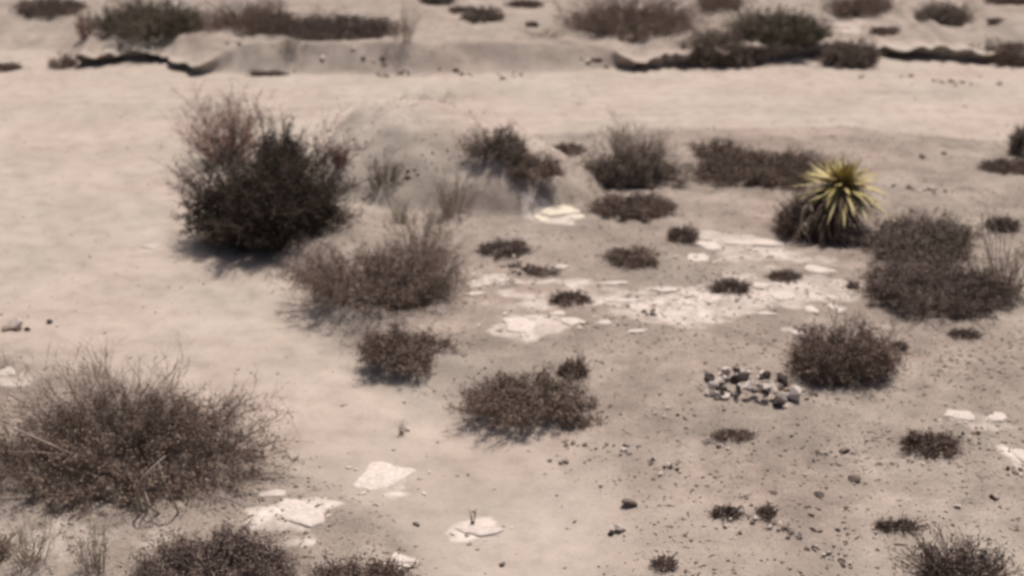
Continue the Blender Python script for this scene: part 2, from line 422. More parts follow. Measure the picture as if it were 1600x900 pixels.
def shrub_parts(style, rx, ry, h, dens=1.0, lean=(0, 0)):
    s = STY[style]
    ns = max(14, int(s['ns'] * min(1.6, max(.5, rx))))
    ph = rng.uniform(0, 2 * math.pi, ns)
    th = np.arccos(1 - rng.uniform(0, 1, ns) * (1 - math.cos(s['sp'])))
    lob = 0.86 + 0.30 * vnoise(np.cos(ph) * 1.7 + 9.1 * rx, np.sin(ph) * 1.7 + th * 1.5 + 7.7 * h, 3)
    lob = lob * rng.uniform(.62, 1.06, ns)
    tip = np.stack([rx * np.sin(th) * np.cos(ph), ry * np.sin(th) * np.sin(ph), h * (.40 + .60 * np.cos(th)) if s['sp'] > 1.7 else h * np.cos(th) ** .8 + .05 * h], 1) * lob[:, None]
    tip[:, :2] += np.array(lean) * (tip[:, 2:3] / max(h, .01))
    base = np.stack([np.cos(ph) * rx * s['bw'], np.sin(ph) * ry * s['bw'], np.full(ns, -.03)], 1) * (np.sin(th) * rng.uniform(.4, 1.1, ns))[:, None]
    base[:, 2] = -.03
    ctl = base + (tip - base) * np.array([.38, .38, .62]) + rng.normal(size=(ns, 3)) * .05 * rx
    K = 7; t = np.linspace(0, 1, K)[None, :, None]
    P = base[:, None] * (1 - t) ** 2 + 2 * ctl[:, None] * t * (1 - t) + tip[:, None] * t * t
    P[:, 1:-1] += rng.normal(size=(ns, K - 2, 3)) * .018 * min(rx, 1.2)
    stem = MB()
    tubes(stem, P, s['r'] * np.linspace(1.25, .35, K)[None, :] * rng.uniform(.7, 1.2, (ns, 1)))
    slen = np.linalg.norm(tip - base, axis=1)
    # branchlets
    nb = ns * s['nb']; si = np.repeat(np.arange(ns), s['nb'])
    u = rng.uniform(s['inner'] * .5, .98, nb) ** .8
    k = np.minimum((u * (K - 1)).astype(int), K - 2); fr = (u * (K - 1) - k)[:, None]
    b0 = P[si, k] * (1 - fr) + P[si, k + 1] * fr
    tg = unit(P[si, k + 1] - P[si, k])
    bd = unit(tg + rng.normal(size=(nb, 3)) * .55 + np.array([0, 0, .12]))
    bl = slen[si] * rng.uniform(.12, .34, nb) * (1.15 - .5 * u)
    tt = np.linspace(0, 1, 4)[None, :, None]
    BP = b0[:, None] + bd[:, None] * bl[:, None, None] * tt + rng.normal(size=(nb, 4, 3)) * (.05 * bl)[:, None, None] * tt + np.array([0, 0, 1]) * (bl * .12)[:, None, None] * tt ** 2
    BP[:, :, 2] = np.maximum(BP[:, :, 2], .01)
    tubes(stem, BP, s['r'] * .45 * np.linspace(1, .45, 4)[None, :] * rng.uniform(.7, 1.2, (nb, 1)))
    # twigs
    nt = nb * s['nt']; bi = np.repeat(np.arange(nb), s['nt'])
    v = rng.uniform(.2, 1, nt)
    k = np.minimum((v * 3).astype(int), 2); fr = (v * 3 - k)[:, None]
    t0 = BP[bi, k] * (1 - fr) + BP[bi, k + 1] * fr
    td = unit(bd[bi] + rng.normal(size=(nt, 3)) * .6 + np.array([0, 0, .2]))
    tl = bl[bi] * rng.uniform(.2, .85, nt)
    TP = t0[:, None] + td[:, None] * tl[:, None, None] * np.array([0, .55, 1])[None, :, None]
    TP[:, 1] += rng.normal(size=(nt, 3)) * (.08 * tl)[:, None]
    TP[:, :, 2] = np.maximum(TP[:, :, 2], .008)
    ribbons(stem, TP, s['r'] * .33 * np.array([1, .85, .4])[None, :] * np.ones((nt, 1)))
    # leaves
    nl = int(s['leaf'] * dens * (math.pi * rx * ry * .5 + 1.4 * rx * h)); nl = max(80, min(nl, 60000))
    li = rng.integers(0, nt, nl); w = rng.uniform(0, 1, nl)[:, None]
    lp = TP[li, 0] * (1 - w) + TP[li, 2] * w + rng.normal(size=(nl, 3)) * .022
    rn = np.sqrt((lp[:, 0] / rx) ** 2 + (lp[:, 1] / ry) ** 2 + (lp[:, 2] / h) ** 2)
    deep = (rng.random(nl) < .45) & (rn < .8) & (lp[:, 2] < .6 * h)                            # extra leaves low in the heart, added to darken the plant's base
    extra = lp[deep] * np.array([1.02, 1.02, .75]) + rng.normal(size=(int(deep.sum()), 3)) * .03
    lp = lp[rng.random(nl) < 1 - .88 * sstep(.52, 1.08, rn)]          # the outer twigs stand bare
    if style not in ('wispy', 'sticks', 'twiggy', 'red'): lp = np.concatenate([lp, extra])
    lp[:, 2] = np.maximum(lp[:, 2], .012)
    fol = MB(); leaves(fol, lp, s['ls'])
    return stem, fol

def place_box(x0, y0, x1, y1, depth=.8):
    """ground point, half width, half depth and height of a plant that fills a pixel box"""
    cx = (x0 + x1) / 2
    py = y1; ry = 0
    for _ in range(4):
        p = at(cx, py); k, dep = ppm(p)
        rx = (x1 - x0) / 2 / k; ry = rx * depth
        lim = (y1 - y0) * .42 / (k * math.sin(dep)); ry = max(min(ry, lim), .25 * rx)
        py = y1 - .80 * ry * math.sin(dep) * k
    h = max(.10, (py - y0) / (k * math.cos(dep)))
    return p, rx, ry, h

NSH = [0]
HS = {'wispy': 1.0, 'red': 1.0, 'sticks': 1.0, 'dense': .92, 'low': .62, 'twiggy': .95, 'bushy': .86}
def shrub(style, box, label, name='desert_shrub', cat='shrub', group='shrubs on the desert flat', dens=1.0, depth=.8, lean=(0, 0), grow=1.30, extra=None):
    p, rx, ry, h = place_box(*box, depth)
    NSH[0] += 1
    h = max(.09, h * HS.get(style, .76)); stem, fol = shrub_parts(style, rx * grow, ry * grow, h, dens, lean)
    s = STY[style]
    t = thing(name, label, cat, tuple(p), group)
    tm, lm = s['tm'], s['lm']
    if lm == 'leaf_umber': lm = random.choice(('leaf_umber', 'leaf_umber', 'leaf_brown', 'leaf_mauve')); tm = random.choice(('twig_dark', 'twig_brown'))
    if lm == 'leaf_grey': tm = random.choice(('twig_brown', 'twig_pale', 'twig_brown'))
    stem.build('stem', M[tm], t); fol.build('foliage', M[lm], t)
    return t, p, rx, ry, h

# beyond the bank
shrub('low',   (18, -22, 140, 24), 'dark low shrub at the far left of the top edge beyond the bank')
shrub('green', (135, -22, 330, 60), 'broad olive shrub at the left end of the bank, over the eroded gully')
shrub('brown', (322, -26, 480, 60), 'brown shrub on the bank, next right of the broad olive shrub', dens=1.2)
shrub('low',   (435, -2, 640, 68), 'wide dark brown shrub lying along the pale crest of the bank', dens=.9)
shrub('wispy', (592, 6, 668, 72), 'thin straw coloured twiggy shrub on the bank beside the wide brown one')
shrub('green', (655, -28, 710, 8), 'small shrub cut by the top edge above the thin straw coloured one')
shrub('low',   (698, 4, 748, 20), 'small flat dark shrub, left one of a pair on pale sand beyond the bank')
shrub('grey',  (722, 2, 790, 34), 'small grey shrub, right one of a pair on pale sand beyond the bank')
shrub('low',   (792, -8, 852, 13), 'small flat dark shrub at the top edge above bare sand')
shrub('low',   (820, 26, 842, 42), 'tiny round dark shrub alone on the sand beyond the bank')
shrub('brown', (874, -40, 1092, 64), 'big reddish brown shrub beyond the bank at the top middle', dens=1.3)
shrub('wispy', (800, 44, 900, 66), 'low pale straggly shrub on the crest left of the big reddish one')
shrub('grey',  (1050, 16, 1200, 106), 'large grey shrub hanging over the dark cut of the bank', dens=1.5, depth=.6)
shrub('green', (1140, -10, 1300, 72), 'large dusty olive shrub behind the grey one over the cut bank', dens=1.4)
shrub('brown', (1080, -30, 1170, 18), 'brown shrub at the top edge behind the dusty olive one')
shrub('grey',  (1276, 46, 1378, 106), 'round grey shrub standing in front of the dark cut bank', dens=1.9)
shrub('brown', (1282, -30, 1402, 28), 'brown shrub at the top edge above the round grey shrub', dens=1.3)
shrub('low',   (1356, 30, 1408, 56), 'small dark shrub on the plateau just right of a pale sand heap')
shrub('grey',  (1428, -12, 1522, 38), 'grey rounded shrub on the plateau near the top right corner', dens=1.3)
shrub('low',   (1524, 24, 1640, 92), 'dark purplish shrub over the cut bank at the right edge', dens=1.3)
shrub('low',   (1538, -14, 1620, 8), 'low dark shrub in the top right corner')
shrub('low',   (1540, 24, 1572, 36), 'tiny dark shrub on the plateau just above the purplish one')
shrub('low',   (-25, 92, 36, 112), 'small dark shrub at the left edge where the bank fades out')
shrub('brown', (72, 74, 124, 108), 'brown shrub growing at the foot of the left gully')
shrub('red',   (108, 8, 160, 62), 'reddish twiggy shrub leaning over the left gully')
shrub('wispy', (432, 62, 478, 100), 'faint reddish straw shrub on the sunlit slope of the bank')
shrub('low',   (385, 90, 452, 106), 'thin dark brush at the foot of the sunlit bank slope', depth=.3, dens=.8)
# on the flat
shrub('red',   (262, 132, 446, 268), 'airy reddish bare shrub behind the big dark bush', dens=1.3)
shrub('dense', (282, 178, 552, 408), 'biggest dark olive bush beside the bend of the dirt track', name='dark_bush', cat='bush', dens=1.15, depth=.85, grow=1.16)
shrub('dense', (380, 158, 500, 300), 'upright dark crown of twigs at the back of the biggest bush', dens=.7, grow=1.0)
shrub('red',   (505, 205, 560, 265), 'small reddish shrub peeping out behind the right side of the biggest bush')
shrub('wispy', (570, 290, 745, 410), 'tall straw coloured wispy shrub on the mound, above the brown one', dens=.8, lean=(.12, 0))
shrub('brown', (432, 350, 745, 490), 'sprawling brown shrub directly below and right of the biggest bush', dens=.75)
shrub('low',   (570, 415, 690, 482), 'low dark shrub at the foot of the sprawling brown shrub')
shrub('twiggy', (600, 142, 708, 206), 'faint straw shrub on the road side behind the mound', dens=.6)
shrub('grey',  (728, 176, 832, 252), 'grey brown twiggy shrub high on the right flank of the mound', dens=.8)
shrub('low',   (778, 212, 882, 280), 'brown brush trailing down the right foot of the mound')
shrub('low',   (598, 190, 745, 209), 'low brown scrub along the back of the mound crest', depth=.5)
shrub('low',   (858, 212, 918, 242), 'small dark shrub beside the road between two larger grey ones')
shrub('grey',  (905, 190, 1068, 298), 'large grey shrub with a wispy top left of centre of the road side', dens=1.2)
shrub('twiggy', (930, 176, 1056, 270), 'pale twiggy top shrub growing through the large grey roadside shrub', dens=.5)
shrub('low',   (918, 294, 1062, 344), 'flat dark shrub below the large grey roadside shrub', dens=1.3)
shrub('brown', (1074, 204, 1164, 248), 'small brown shrub by the road between the grey shrub and the yucca', dens=1.3)
shrub('low',   (1080, 218, 1300, 292), 'long wedge shaped dark brown shrub left of the yucca', dens=1.3)
shrub('bushy', (1200, 276, 1290, 374), 'dark brush leaning against the left side of the yucca', dens=1.1)
shrub('low',   (1038, 338, 1094, 378), 'small dark shrub on bare sand below right of the flat dark one')
shrub('low',   (742, 370, 834, 402), 'small flat dark shrub above the little rock pile')
shrub('low',   (938, 372, 1042, 420), 'lone dark brown shrub at the upper edge of the pale slabs', dens=1.2)
shrub('low',   (1108, 424, 1174, 460), 'small dark shrub among pale slabs, wider of two')
shrub('low',   (1194, 416, 1252, 442), 'small flat dark shrub among pale slabs, nearest the tilted slab')
shrub('low',   (858, 446, 926, 478), 'little dark shrub among pale slabs in the middle of the wash')
shrub('grey',  (1338, 312, 1530, 410), 'large grey brown shrub below right of the yucca', dens=1.5)
shrub('low',   (1330, 372, 1590, 494), 'widest dark shrub at the right, under the large grey brown one', dens=1.4)
shrub('sticks', (1490, 350, 1640, 480), 'bleached bare sticks fanning out at the right edge')
shrub('low',   (1536, 318, 1594, 362), 'small brown shrub right of the large grey brown one')
shrub('bushy', (1218, 488, 1412, 604), 'dark bush above the black and white rubble heap', dens=1.2)
shrub('low',   (548, 496, 718, 578), 'dark flat shrub at the edge of the track, near the middle', dens=1.4)
shrub('low',   (722, 556, 936, 666), 'dark round shrub at the track edge below the pale slabs', dens=1.5)
shrub('low',   (868, 540, 922, 590), 'small upright dark shrub touching the back of the round one')
shrub('low',   (1406, 662, 1502, 712), 'small dark shrub beside the two pale slabs at the right', dens=1.3)
shrub('grey',  (1566, 158, 1640, 244), 'grey shrub by the road cut off by the right edge', dens=1.3)
shrub('low',   (1528, 246, 1640, 272), 'low brown scrub at the right edge under the grey roadside shrub')
shrub('brown', (-50, 590, 440, 792), 'biggest brown shrub in the lower left foreground', dens=1.35, depth=.7)
shrub('twiggy', (20, 535, 350, 740), 'pale upright twigs rising out of the biggest brown shrub', dens=.5, depth=.5)
shrub('low',   (205, 808, 478, 945), 'dark brown rounded shrub at the bottom edge, left of centre', dens=1.3)
shrub('low',   (478, 858, 646, 950), 'dark shrub at the bottom edge under the pale slab')
shrub('bushy', (1408, 826, 1596, 955), 'dark bush at the bottom right corner', dens=.8)
shrub('low',   (-60, 812, 20, 880), 'dark shrub cut off by the lower left edge')

shrub('wispy', (660, 255, 760, 345), 'straw coloured dry scrub on the right flank of the mound', dens=1.2)
shrub('twiggy', (560, 235, 640, 300), 'sparse dry scrub on the front left of the mound', dens=.4)
# ------------------------------------------------------------------ dry grass tufts
def tuft(box, label, n=90, m='straw', group='dry grass tufts'):
    p, rx, ry, h = place_box(*box, .7)
    ph = rng.uniform(0, 2 * math.pi, n); r = rng.uniform(.2, 1, n)
    base = np.stack([np.cos(ph) * rx * .35 * r, np.sin(ph) * ry * .35 * r, np.full(n, -.02)], 1)
    tip = np.stack([np.cos(ph) * rx * r, np.sin(ph) * ry * r, h * rng.uniform(.5, 1.05, n)], 1)
    t = np.linspace(0, 1, 5)[None, :, None]
    ctl = base * .6 + tip * .4; ctl[:, 2] = tip[:, 2] * .75
    P = base[:, None] * (1 - t) ** 2 + 2 * ctl[:, None] * t * (1 - t) + tip[:, None] * t * t
    P += rng.normal(size=P.shape) * .012 * t
    mb = MB(); ribbons(mb, P, .0035 * np.linspace(1, .3, 5)[None, :] * np.ones((n, 1)))
    o = mb.build('dry_grass_tuft', M[m]); o.location = tuple(p)
    tag(o, label, 'grass tuft', group)
shrub('wispy', (-20, 806, 112, 905), 'pale dry scrub in the lower left corner', dens=1.5)
shrub('wispy', (92, 800, 205, 912), 'pale dry scrub just left of the dark shrub on the bottom edge', dens=1.5)
tuft((672, 290, 728, 345), 'straw grass tuft on the right shoulder of the mound', 60)
tuft((600, 300, 650, 352), 'straw grass tuft on the front of the mound', 60)
tuft((1590, 360, 1640, 470), 'straw grass tuft at the right edge beside the bleached sticks', 60)
tuft((615, 655, 640, 682), 'tiny tuft of dry grass alone on the dirt track', 25, 'twig_brown')
tuft((728, 795, 750, 822), 'short dark stalks sticking up behind the pale foreground slab', 14, 'twig_dark')

# arching bleached stalks in the foreground shrub
def stalks(name, arcs, label):
    p0 = at(*arcs[0][0][0])
    root = thing(name, label, 'dead stalk', tuple(p0), 'arching dead stalks')
    for pts, r in arcs:
        a = at(*pts[0]); k, dep = ppm(a)
        n = len(pts); W = []
        for i, (px, py) in enumerate(pts):   # the arc stands in an upright plane through its foot
            x = a[0] + (px - pts[0][0]) / k; z = (pts[0][1] - py) / (k * math.cos(dep))
            W.append((x - p0[0], a[1] - p0[1] - .15 * math.sin(i / max(1, n - 1) * math.pi), max(z, 0) - (.02 if i == 0 else 0)))
        W = np.array(W); tt = np.linspace(0, n - 1, 14)
        Q = np.stack([np.interp(tt, range(n), W[:, j]) for j in range(3)], 1)
        Q[1:-1] = (Q[:-2] + Q[1:-1] * 2 + Q[2:]) / 4
        mb = MB(); tubes(mb, Q[None], np.linspace(r, r * .5, 14)[None], 5)
        mb.build('stalk', M['twig_pale'], root)
stalks('dead_stalk', [([(224, 800), (222, 765), (232, 738), (252, 722), (268, 714)], .014), ([(230, 800), (234, 760), (240, 735), (256, 722)], .011), ([(280, 798), (278, 768), (268, 740), (256, 722)], .012), ([(252, 800), (242, 778), (230, 766)], .011)], 'bleached stalks arching over at the foot of the biggest brown shrub')
stalks('dead_stalk', [([(148, 752), (135, 706), (95, 684), (45, 664), (5, 660)], .016), ([(148, 752), (120, 702), (80, 697), (20, 706)], .012)], 'bleached stalk bending left across the biggest brown shrub')

# ------------------------------------------------------------------ yucca
def yucca():
    p = at(1268, 366); k, dep = ppm(p)
    root = thing('yucca', 'yellow green spiky yucca on a dark skirt of dead leaves', 'yucca', tuple(p))
    H = (366 - 292) / (k * math.cos(dep)); dx = (1312 - 1268) / k
    head = np.array([dx, .05, H])
    T = np.array([[0, 0, -.05], [dx * .15, 0, H * .35], [dx * .55, .02, H * .7], head])
    mb = MB(); tubes(mb, T[None], np.array([[.13, .12, .11, .08]]), 9); mb.build('trunk', M['bark'], root, True)
    n = 170
    ph = rng.uniform(0, 2 * math.pi, n); el = np.radians(rng.uniform(-20, 76, n)); L = rng.uniform(.46, .74, n) * (1.12 - .55 * np.sin(np.maximum(el, 0)))
    d = np.stack([np.cos(ph) * np.cos(el), np.sin(ph) * np.cos(el), np.sin(el)], 1)
    t = np.linspace(0, 1, 6)[None, :, None]
    P = head + d[:, None] * .04 + d[:, None] * L[:, None, None] * t + np.array([0, 0, -1]) * (t ** 2) * (.10 * np.cos(el))[:, None, None]
    P[:, 2:] += rng.normal(size=(n, 1, 3)) * .03 * np.array([.3, .6, 1, 1.5])[None, :, None]
    mb = MB(); ribbons(mb, P, np.array([.5, 1, 1, .8, .5, .06])[None, :] * .026 * np.ones((n, 1)), side=np.tile(np.array([0, 0, 1.]), (n, 1, 1)) + rng.normal(size=(n, 1, 3)) * .05, fold=.45)
    mb.build('foliage', M['yucca_leaf'], root)
    n = 700
    u = rng.uniform(.12, .98, n); ph = rng.uniform(0, 2 * math.pi, n); L = rng.uniform(.35, .75, n)
    b = np.stack([np.interp(u, [0, .35, .7, 1], T[:, j]) for j in range(3)], 1)
    out = np.stack([np.cos(ph), np.sin(ph), np.zeros(n)], 1)
    tip = b + out * (rng.uniform(.25, .62, n) * L / .5)[:, None]; tip[:, 2] = np.maximum(b[:, 2] - L * rng.uniform(.3, .95, n), rng.uniform(.01, .08, n))
    ctl = b + out * (L * .55)[:, None] + np.array([0, 0, .06])
    t = np.linspace(0, 1, 6)[None, :, None]
    P = b[:, None] * (1 - t) ** 2 + 2 * ctl[:, None] * t * (1 - t) + tip[:, None] * t * t
    P[:, :, 2] = np.maximum(P[:, :, 2], .01)
    mb = MB(); ribbons(mb, P, np.array([.7, 1, .9, .7, .4, .05])[None, :] * .02 * np.ones((n, 1)), side=out[:, None, :], fold=.3)
    mb.build('dead_foliage', M['yucca_dead'], root)
    for cx, cz, s in ((-.18, .42, .16), (-.10, .30, .14), (.20, .34, .15), (.27, .30, .11), (.33, .25, .10), (-.22, .22, .1)):
        mb = MB(); a = np.linspace(.4, 4.6, 12); c = np.array([cx, -.42, cz])
        Q = c + np.stack([np.cos(a) * s * .45, np.sin(a) * .05, np.sin(a) * s - np.linspace(0, .1, 12)], 1)
        Q[:, 2] = np.maximum(Q[:, 2], .02)
        tubes(mb, Q[None], np.linspace(.020, .010, 12)[None], 4)
        # a stalk that ties each curl to the skirt
        Z = np.linspace(0, 1, 5)[:, None]; tubes(mb, (Q[0] * (1 - Z) + np.array([cx * .4, -.08, cz + .12]) * Z)[None], np.full((1, 5), .008), 4)
        mb.build('curled_leaf', M['straw'], root)
yucca()

# ------------------------------------------------------------------ stones
def rock_mesh(name, seed, m, flat_=.6, sub=3, ang=.22):
    r = np.random.default_rng(seed)
    import bmesh
    bm = bmesh.new(); bmesh.ops.create_icosphere(bm, subdivisions=sub, radius=1)
    V = np.array([v.co[:] for v in bm.verts])
    for _ in range(9):                                   # chop facets
        n = r.normal(size=3); n /= np.linalg.norm(n); d = r.uniform(.36, .74)
        s = V @ n - d; V = V - np.outer(np.maximum(s, 0), n)
    V += V * (ang * .35 * vnoise(V[:, 0] * 2.5 + seed, V[:, 1] * 2.5 + V[:, 2] * 2.1, seed % 50))[:, None]
    V *= np.array([1, r.uniform(.65, .9), flat_])
    for v, c in zip(bm.verts, V): v.co = c
    me = bpy.data.meshes.new(name); bm.to_mesh(me); bm.free()
    me.materials.append(M[m]); return me
RM = {}
def slab_mesh(name, seed, m, th):
    r = np.random.default_rng(seed); n = 40
    a = np.arange(n) / n * 2 * math.pi
    k = r.integers(5, 8); ca = np.sort(r.uniform(0, 2 * math.pi, k)); cd = r.uniform(.58, .95, k)
    R = np.min(np.stack([np.minimum(cd[i] / np.maximum(np.cos(a - ca[i]), .05), 1.25) for i in range(k)]), 0)
    R = np.minimum(R, 1.15) * (1 + .14 * vnoise(np.cos(a) * 1.6 + seed, np.sin(a) * 1.6, 3) + .07 * vnoise(np.cos(a) * 5 + seed, np.sin(a) * 5, 8))
    rings = [(.3, 1.0), (.6, .97), (.82, .86), (.95, .6), (1.0, .2), (1.03, -1.2)]
    V = [[0, 0, th]]
    for f, h in rings:
        for i in range(n): V.append([R[i] * f * math.cos(a[i]), R[i] * f * math.sin(a[i]), th * h])
    V = np.array(V)
    V[:, 2] += th * .45 * fbm(V[:, 0] + seed, V[:, 1], 2.2, 3, seed % 40) * (V[:, 2] > -th)
    F = [(0, 1 + i, 1 + (i + 1) % n) for i in range(n)]
    for q in range(len(rings) - 1):
        for i in range(n):
            p0 = 1 + q * n; F.append((p0 + i, p0 + n + i, p0 + n + (i + 1) % n, p0 + (i + 1) % n))
    me = bpy.data.meshes.new(name); me.from_pydata(V.tolist(), [], F); me.materials.append(M[m])
    me.polygons.foreach_set('use_smooth', [True] * len(me.polygons)); me.update(); return me
def rock(px, py, wpx, m, label, name='stone', cat='stone', group=None, flat_=.6, sink=.3, rz=None, asp=1.0, lift=0.0, tilt=None, p=None):
    key = (m, random.randrange(5), round(flat_, 1))
    if key not in RM: RM[key] = rock_mesh(name, 100 + len(RM) * 17, m, flat_)
    if p is None: p = at(px, py)
    k, dep = ppm(p); s = wpx / 2 / k
    o = bpy.data.objects.new(name, RM[key]); COL.objects.link(o)
    o.scale = (s, s * asp, s)
    rx, ry = tilt if tilt else (random.uniform(-.2, .2), random.uniform(-.2, .2))
    o.rotation_euler = (rx, ry, random.uniform(0, 6.28) if rz is None else rz)
    o.location = (p[0], p[1], p[2] + s * flat_ * (1 - 2 * sink) + lift)
    return tag(o, label, cat, group)

SL = 'pale slabs in the dry wash'; G2 = 'pale slabs along the dirt track'
SLN = [0]
def slab(px, py, w, h, label, m='stone_pale', rz=0.0, group=SL, fl=.22, sink=.25):
    p = at(px, py); k, dep = ppm(p); sc = w / 2 / k
    asp = max(.35, min(1.3, h / (w * math.sin(dep)) * .95))
    SLN[0] += 1
    if group == G2 and w > 70: sc *= .94
    o = bpy.data.objects.new('pale_slab', slab_mesh('pale_slab', 300 + SLN[0] * 3, m, fl * .30)); COL.objects.link(o)
    o.scale = (sc * .98, sc * asp * .95, sc)
    nx = hz(p[0] + .2, p[1]) - hz(p[0] - .2, p[1]); ny = hz(p[0], p[1] + .2) - hz(p[0], p[1] - .2)
    o.rotation_euler = (math.atan(ny / .4) + random.uniform(-.02, .06), -math.atan(nx / .4) + random.uniform(-.04, .04), rz + random.uniform(-.12, .12))
    o.location = (p[0], p[1], p[2] + .004)
    return tag(o, label, 'rock slab', group)
slab(872, 330, 62, 24, 'cream yellowish slab alone left of the flat dark shrub', 'stone_cream', fl=.35)
slab(905, 338, 26, 10, 'small cream stone slab at the right tip of the yellowish slab', 'stone_cream')
slab(845, 342, 30, 10, 'small cream slab just below left of the yellowish slab', 'stone_cream')
slab(1108, 384, 58, 13, 'pale slab below the yucca, left half of the long pair')
slab(1184, 382, 92, 12, 'longest narrow pale slab below left of the yucca', rz=.06)
slab(1090, 404, 42, 14, 'pale slab just under the left end of the long pair')
slab(1276, 422, 56, 11, 'tilted narrow pale slab right of the small flat shrub', rz=-.3)
slab(1240, 441, 22, 12, 'small brightest slab under the small flat shrub')
slab(1330, 447, 38, 9, 'pale slab against the left tip of the widest dark shrub')
slab(1192, 446, 34, 10, 'pale slab between the two small shrubs of the wash')
slab(1226, 465, 48, 13, 'rounded pale slab below the brightest small slab')
slab(1266, 483, 30, 14, 'pale slab above the dark bush, left of two')
slab(1310, 482, 30, 15, 'pale slab above the dark bush, right of two')
slab(1112, 466, 40, 14, 'pale slab directly below the wider small shrub')
slab(1072, 472, 28, 14, 'pale slab left of and touching the lower middle slabs')
slab(1196, 491, 36, 6, 'thin pale slab lowest in the right of the wash')
slab(1256, 523, 40, 13, 'pale slab touching the left side of the dark bush')
slab(746, 444, 38, 12, 'pale slab left of the little rock pile')
slab(786, 437, 26, 7, 'small pale slab right under the little rock pile')
slab(740, 460, 40, 8, 'thin dull pale slab lowest left of the rock pile')
slab(818, 508, 66, 24, 'large rounded pale slab above the dark round shrub')
slab(892, 503, 44, 13, 'bright pale slab right of the large rounded one')
slab(945, 503, 30, 8, 'thin pale slab at the end of the lower row')
slab(870, 490, 36, 9, 'pale slab between the large rounded one and the little dark shrub')
slab(984, 470, 44, 9, 'pale slab right of the little dark shrub')
slab(1005, 480, 40, 12, 'pale slab with small dark stones around it')
slab(1040, 454, 60, 8, 'thin pale slab above the one with small dark stones')
slab(955, 443, 52, 7, 'thin pale slab below the lone dark brown shrub')
slab(868, 420, 40, 9, 'dull pale slab right of the little rock pile')
slab(996, 518, 34, 8, 'dull pale slab below the dark stones of the wash')
G2 = 'pale slabs along the dirt track'
slab(600, 742, 128, 56, 'largest pale slab lying on the dirt track in the foreground', group=G2, fl=.13, rz=.15)
slab(748, 830, 74, 22, 'pale slab in the foreground with dark stalks behind it', group=G2, fl=.3)
slab(468, 804, 150, 34, 'long pale slab right of the biggest brown shrub, pointing down the track', group=G2, fl=.12, rz=-.62)
slab(432, 772, 46, 16, 'short pale slab right of the biggest brown shrub, above the long one', group=G2, fl=.2)
slab(625, 872, 48, 22, 'pale slab behind the dark shrub on the bottom edge', group=G2, fl=.25)
slab(1500, 649, 50, 18, 'larger of two pale slabs near the right edge', group=G2, fl=.3)
slab(1560, 652, 36, 15, 'smaller of two pale slabs near the right edge', group=G2, fl=.3)
slab(1594, 712, 30, 24, 'pale slab cut by the right edge', group=G2, fl=.3)
slab(8, 582, 30, 12, 'pale slab cut by the left edge beside the track', group=G2)
slab(236, 386, 34, 6, 'thin pale slab on the track just left of the biggest bush', group=G2)

# clusters of stones
def cluster(px0, py0, px1, py1, n, w, label, group, mats=('stone_pale', 'stone_dark', 'stone_tan'), pile=0.0, flat_=.7, wts=None):
    for i in range(n):
        a = random.uniform(px0, px1); b = random.uniform(py0, py1) if px0 == px1 or py0 > py1 or True else 0
        m = random.choices(mats, wts)[0]
        cx, cy = (px0 + px1) / 2, (py0 + py1) / 2
        e = max(0, 1 - ((a - cx) / ((px1 - px0) / 2 + 1)) ** 2)
        k = {'stone_pale': 'white', 'stone_dark': 'black', 'stone_tan': 'tan', 'stone_cream': 'cream', 'stone_brown': 'brown'}[m]
        rock(a, b, random.uniform(*w), m, label.replace('#', k), 'stone', 'stone', group, flat_, .38, lift=pile * e * random.random(), tilt=(random.uniform(-.5, .5), random.uniform(-.5, .5)))
def line(pts, n, w, label, group, mats, jit=8, wts=None):
    for i in range(n):
        s = random.uniform(0, len(pts) - 1.001); k = int(s); f = s - k
        a = pts[k][0] * (1 - f) + pts[k + 1][0] * f + random.gauss(0, jit); b = pts[k][1] * (1 - f) + pts[k + 1][1] * f + random.gauss(0, jit * .5)
        m = random.choices(mats, wts)[0]
        c = {'stone_pale': 'white', 'stone_dark': 'black', 'stone_tan': 'tan', 'stone_cream': 'cream', 'stone_brown': 'brown'}[m]
        rock(a, b, random.uniform(*w), m, label.replace('#', c), 'stone', 'stone', group, .65, .42)
def chips(spots, n, w, label, group):
    for i in range(n):
        cx, cy, hw, hh = random.choice(spots)
        rock(random.gauss(cx, hw), random.gauss(cy, hh), random.uniform(*w), random.choice(('stone_pale', 'stone_pale', 'stone_cream', 'stone_tan')), label, 'pale_chip', 'stone chip', group, .3, .3)
chips([(820, 505, 45, 10), (900, 500, 40, 8), (1000, 475, 60, 12), (1110, 465, 45, 12), (1230, 465, 55, 14), (1140, 392, 60, 8), (770, 442, 30, 8)], 130, (5, 15), 'small pale chip among the slabs of the dry wash', 'pale chips of the wash')
chips([(600, 745, 60, 16), (470, 805, 45, 16), (748, 832, 34, 8), (1530, 655, 40, 8)], 60, (5, 14), 'small pale chip around the slabs beside the dirt track', 'pale chips beside the track')
W3 = ('stone_pale', 'stone_dark', 'stone_tan')
W4 = ('stone_pale', 'stone_brown', 'stone_tan')
cluster(1106, 590, 1232, 626, 60, (8, 24), 'jagged # stone in the black and white rubble heap below the dark bush', 'stones of the rubble heap', W3, .17, .8, (11, 5, 3))
rock(1242, 624, 40, 'stone_pale', 'big white stone at the right end of the rubble heap', 'rock', 'rock', None, .7, .2)
rock(1218, 632, 34, 'stone_dark', 'big black stone at the right end of the rubble heap', 'rock', 'rock', None, .6, .25)
cluster(1240, 610, 1278, 640, 8, (6, 12), 'small # stone scattered right of the rubble heap', 'stones beside the rubble heap', W3)
cluster(776, 412, 838, 430, 14, (8, 18), 'small # stone in the little rock pile at the upper left of the wash', 'stones of the little rock pile', W3, .1, .7)
rock(26, 512, 30, 'stone_pale', 'white rock with a dark underside on the track at the left edge', 'rock', 'rock', None, .75, .15)
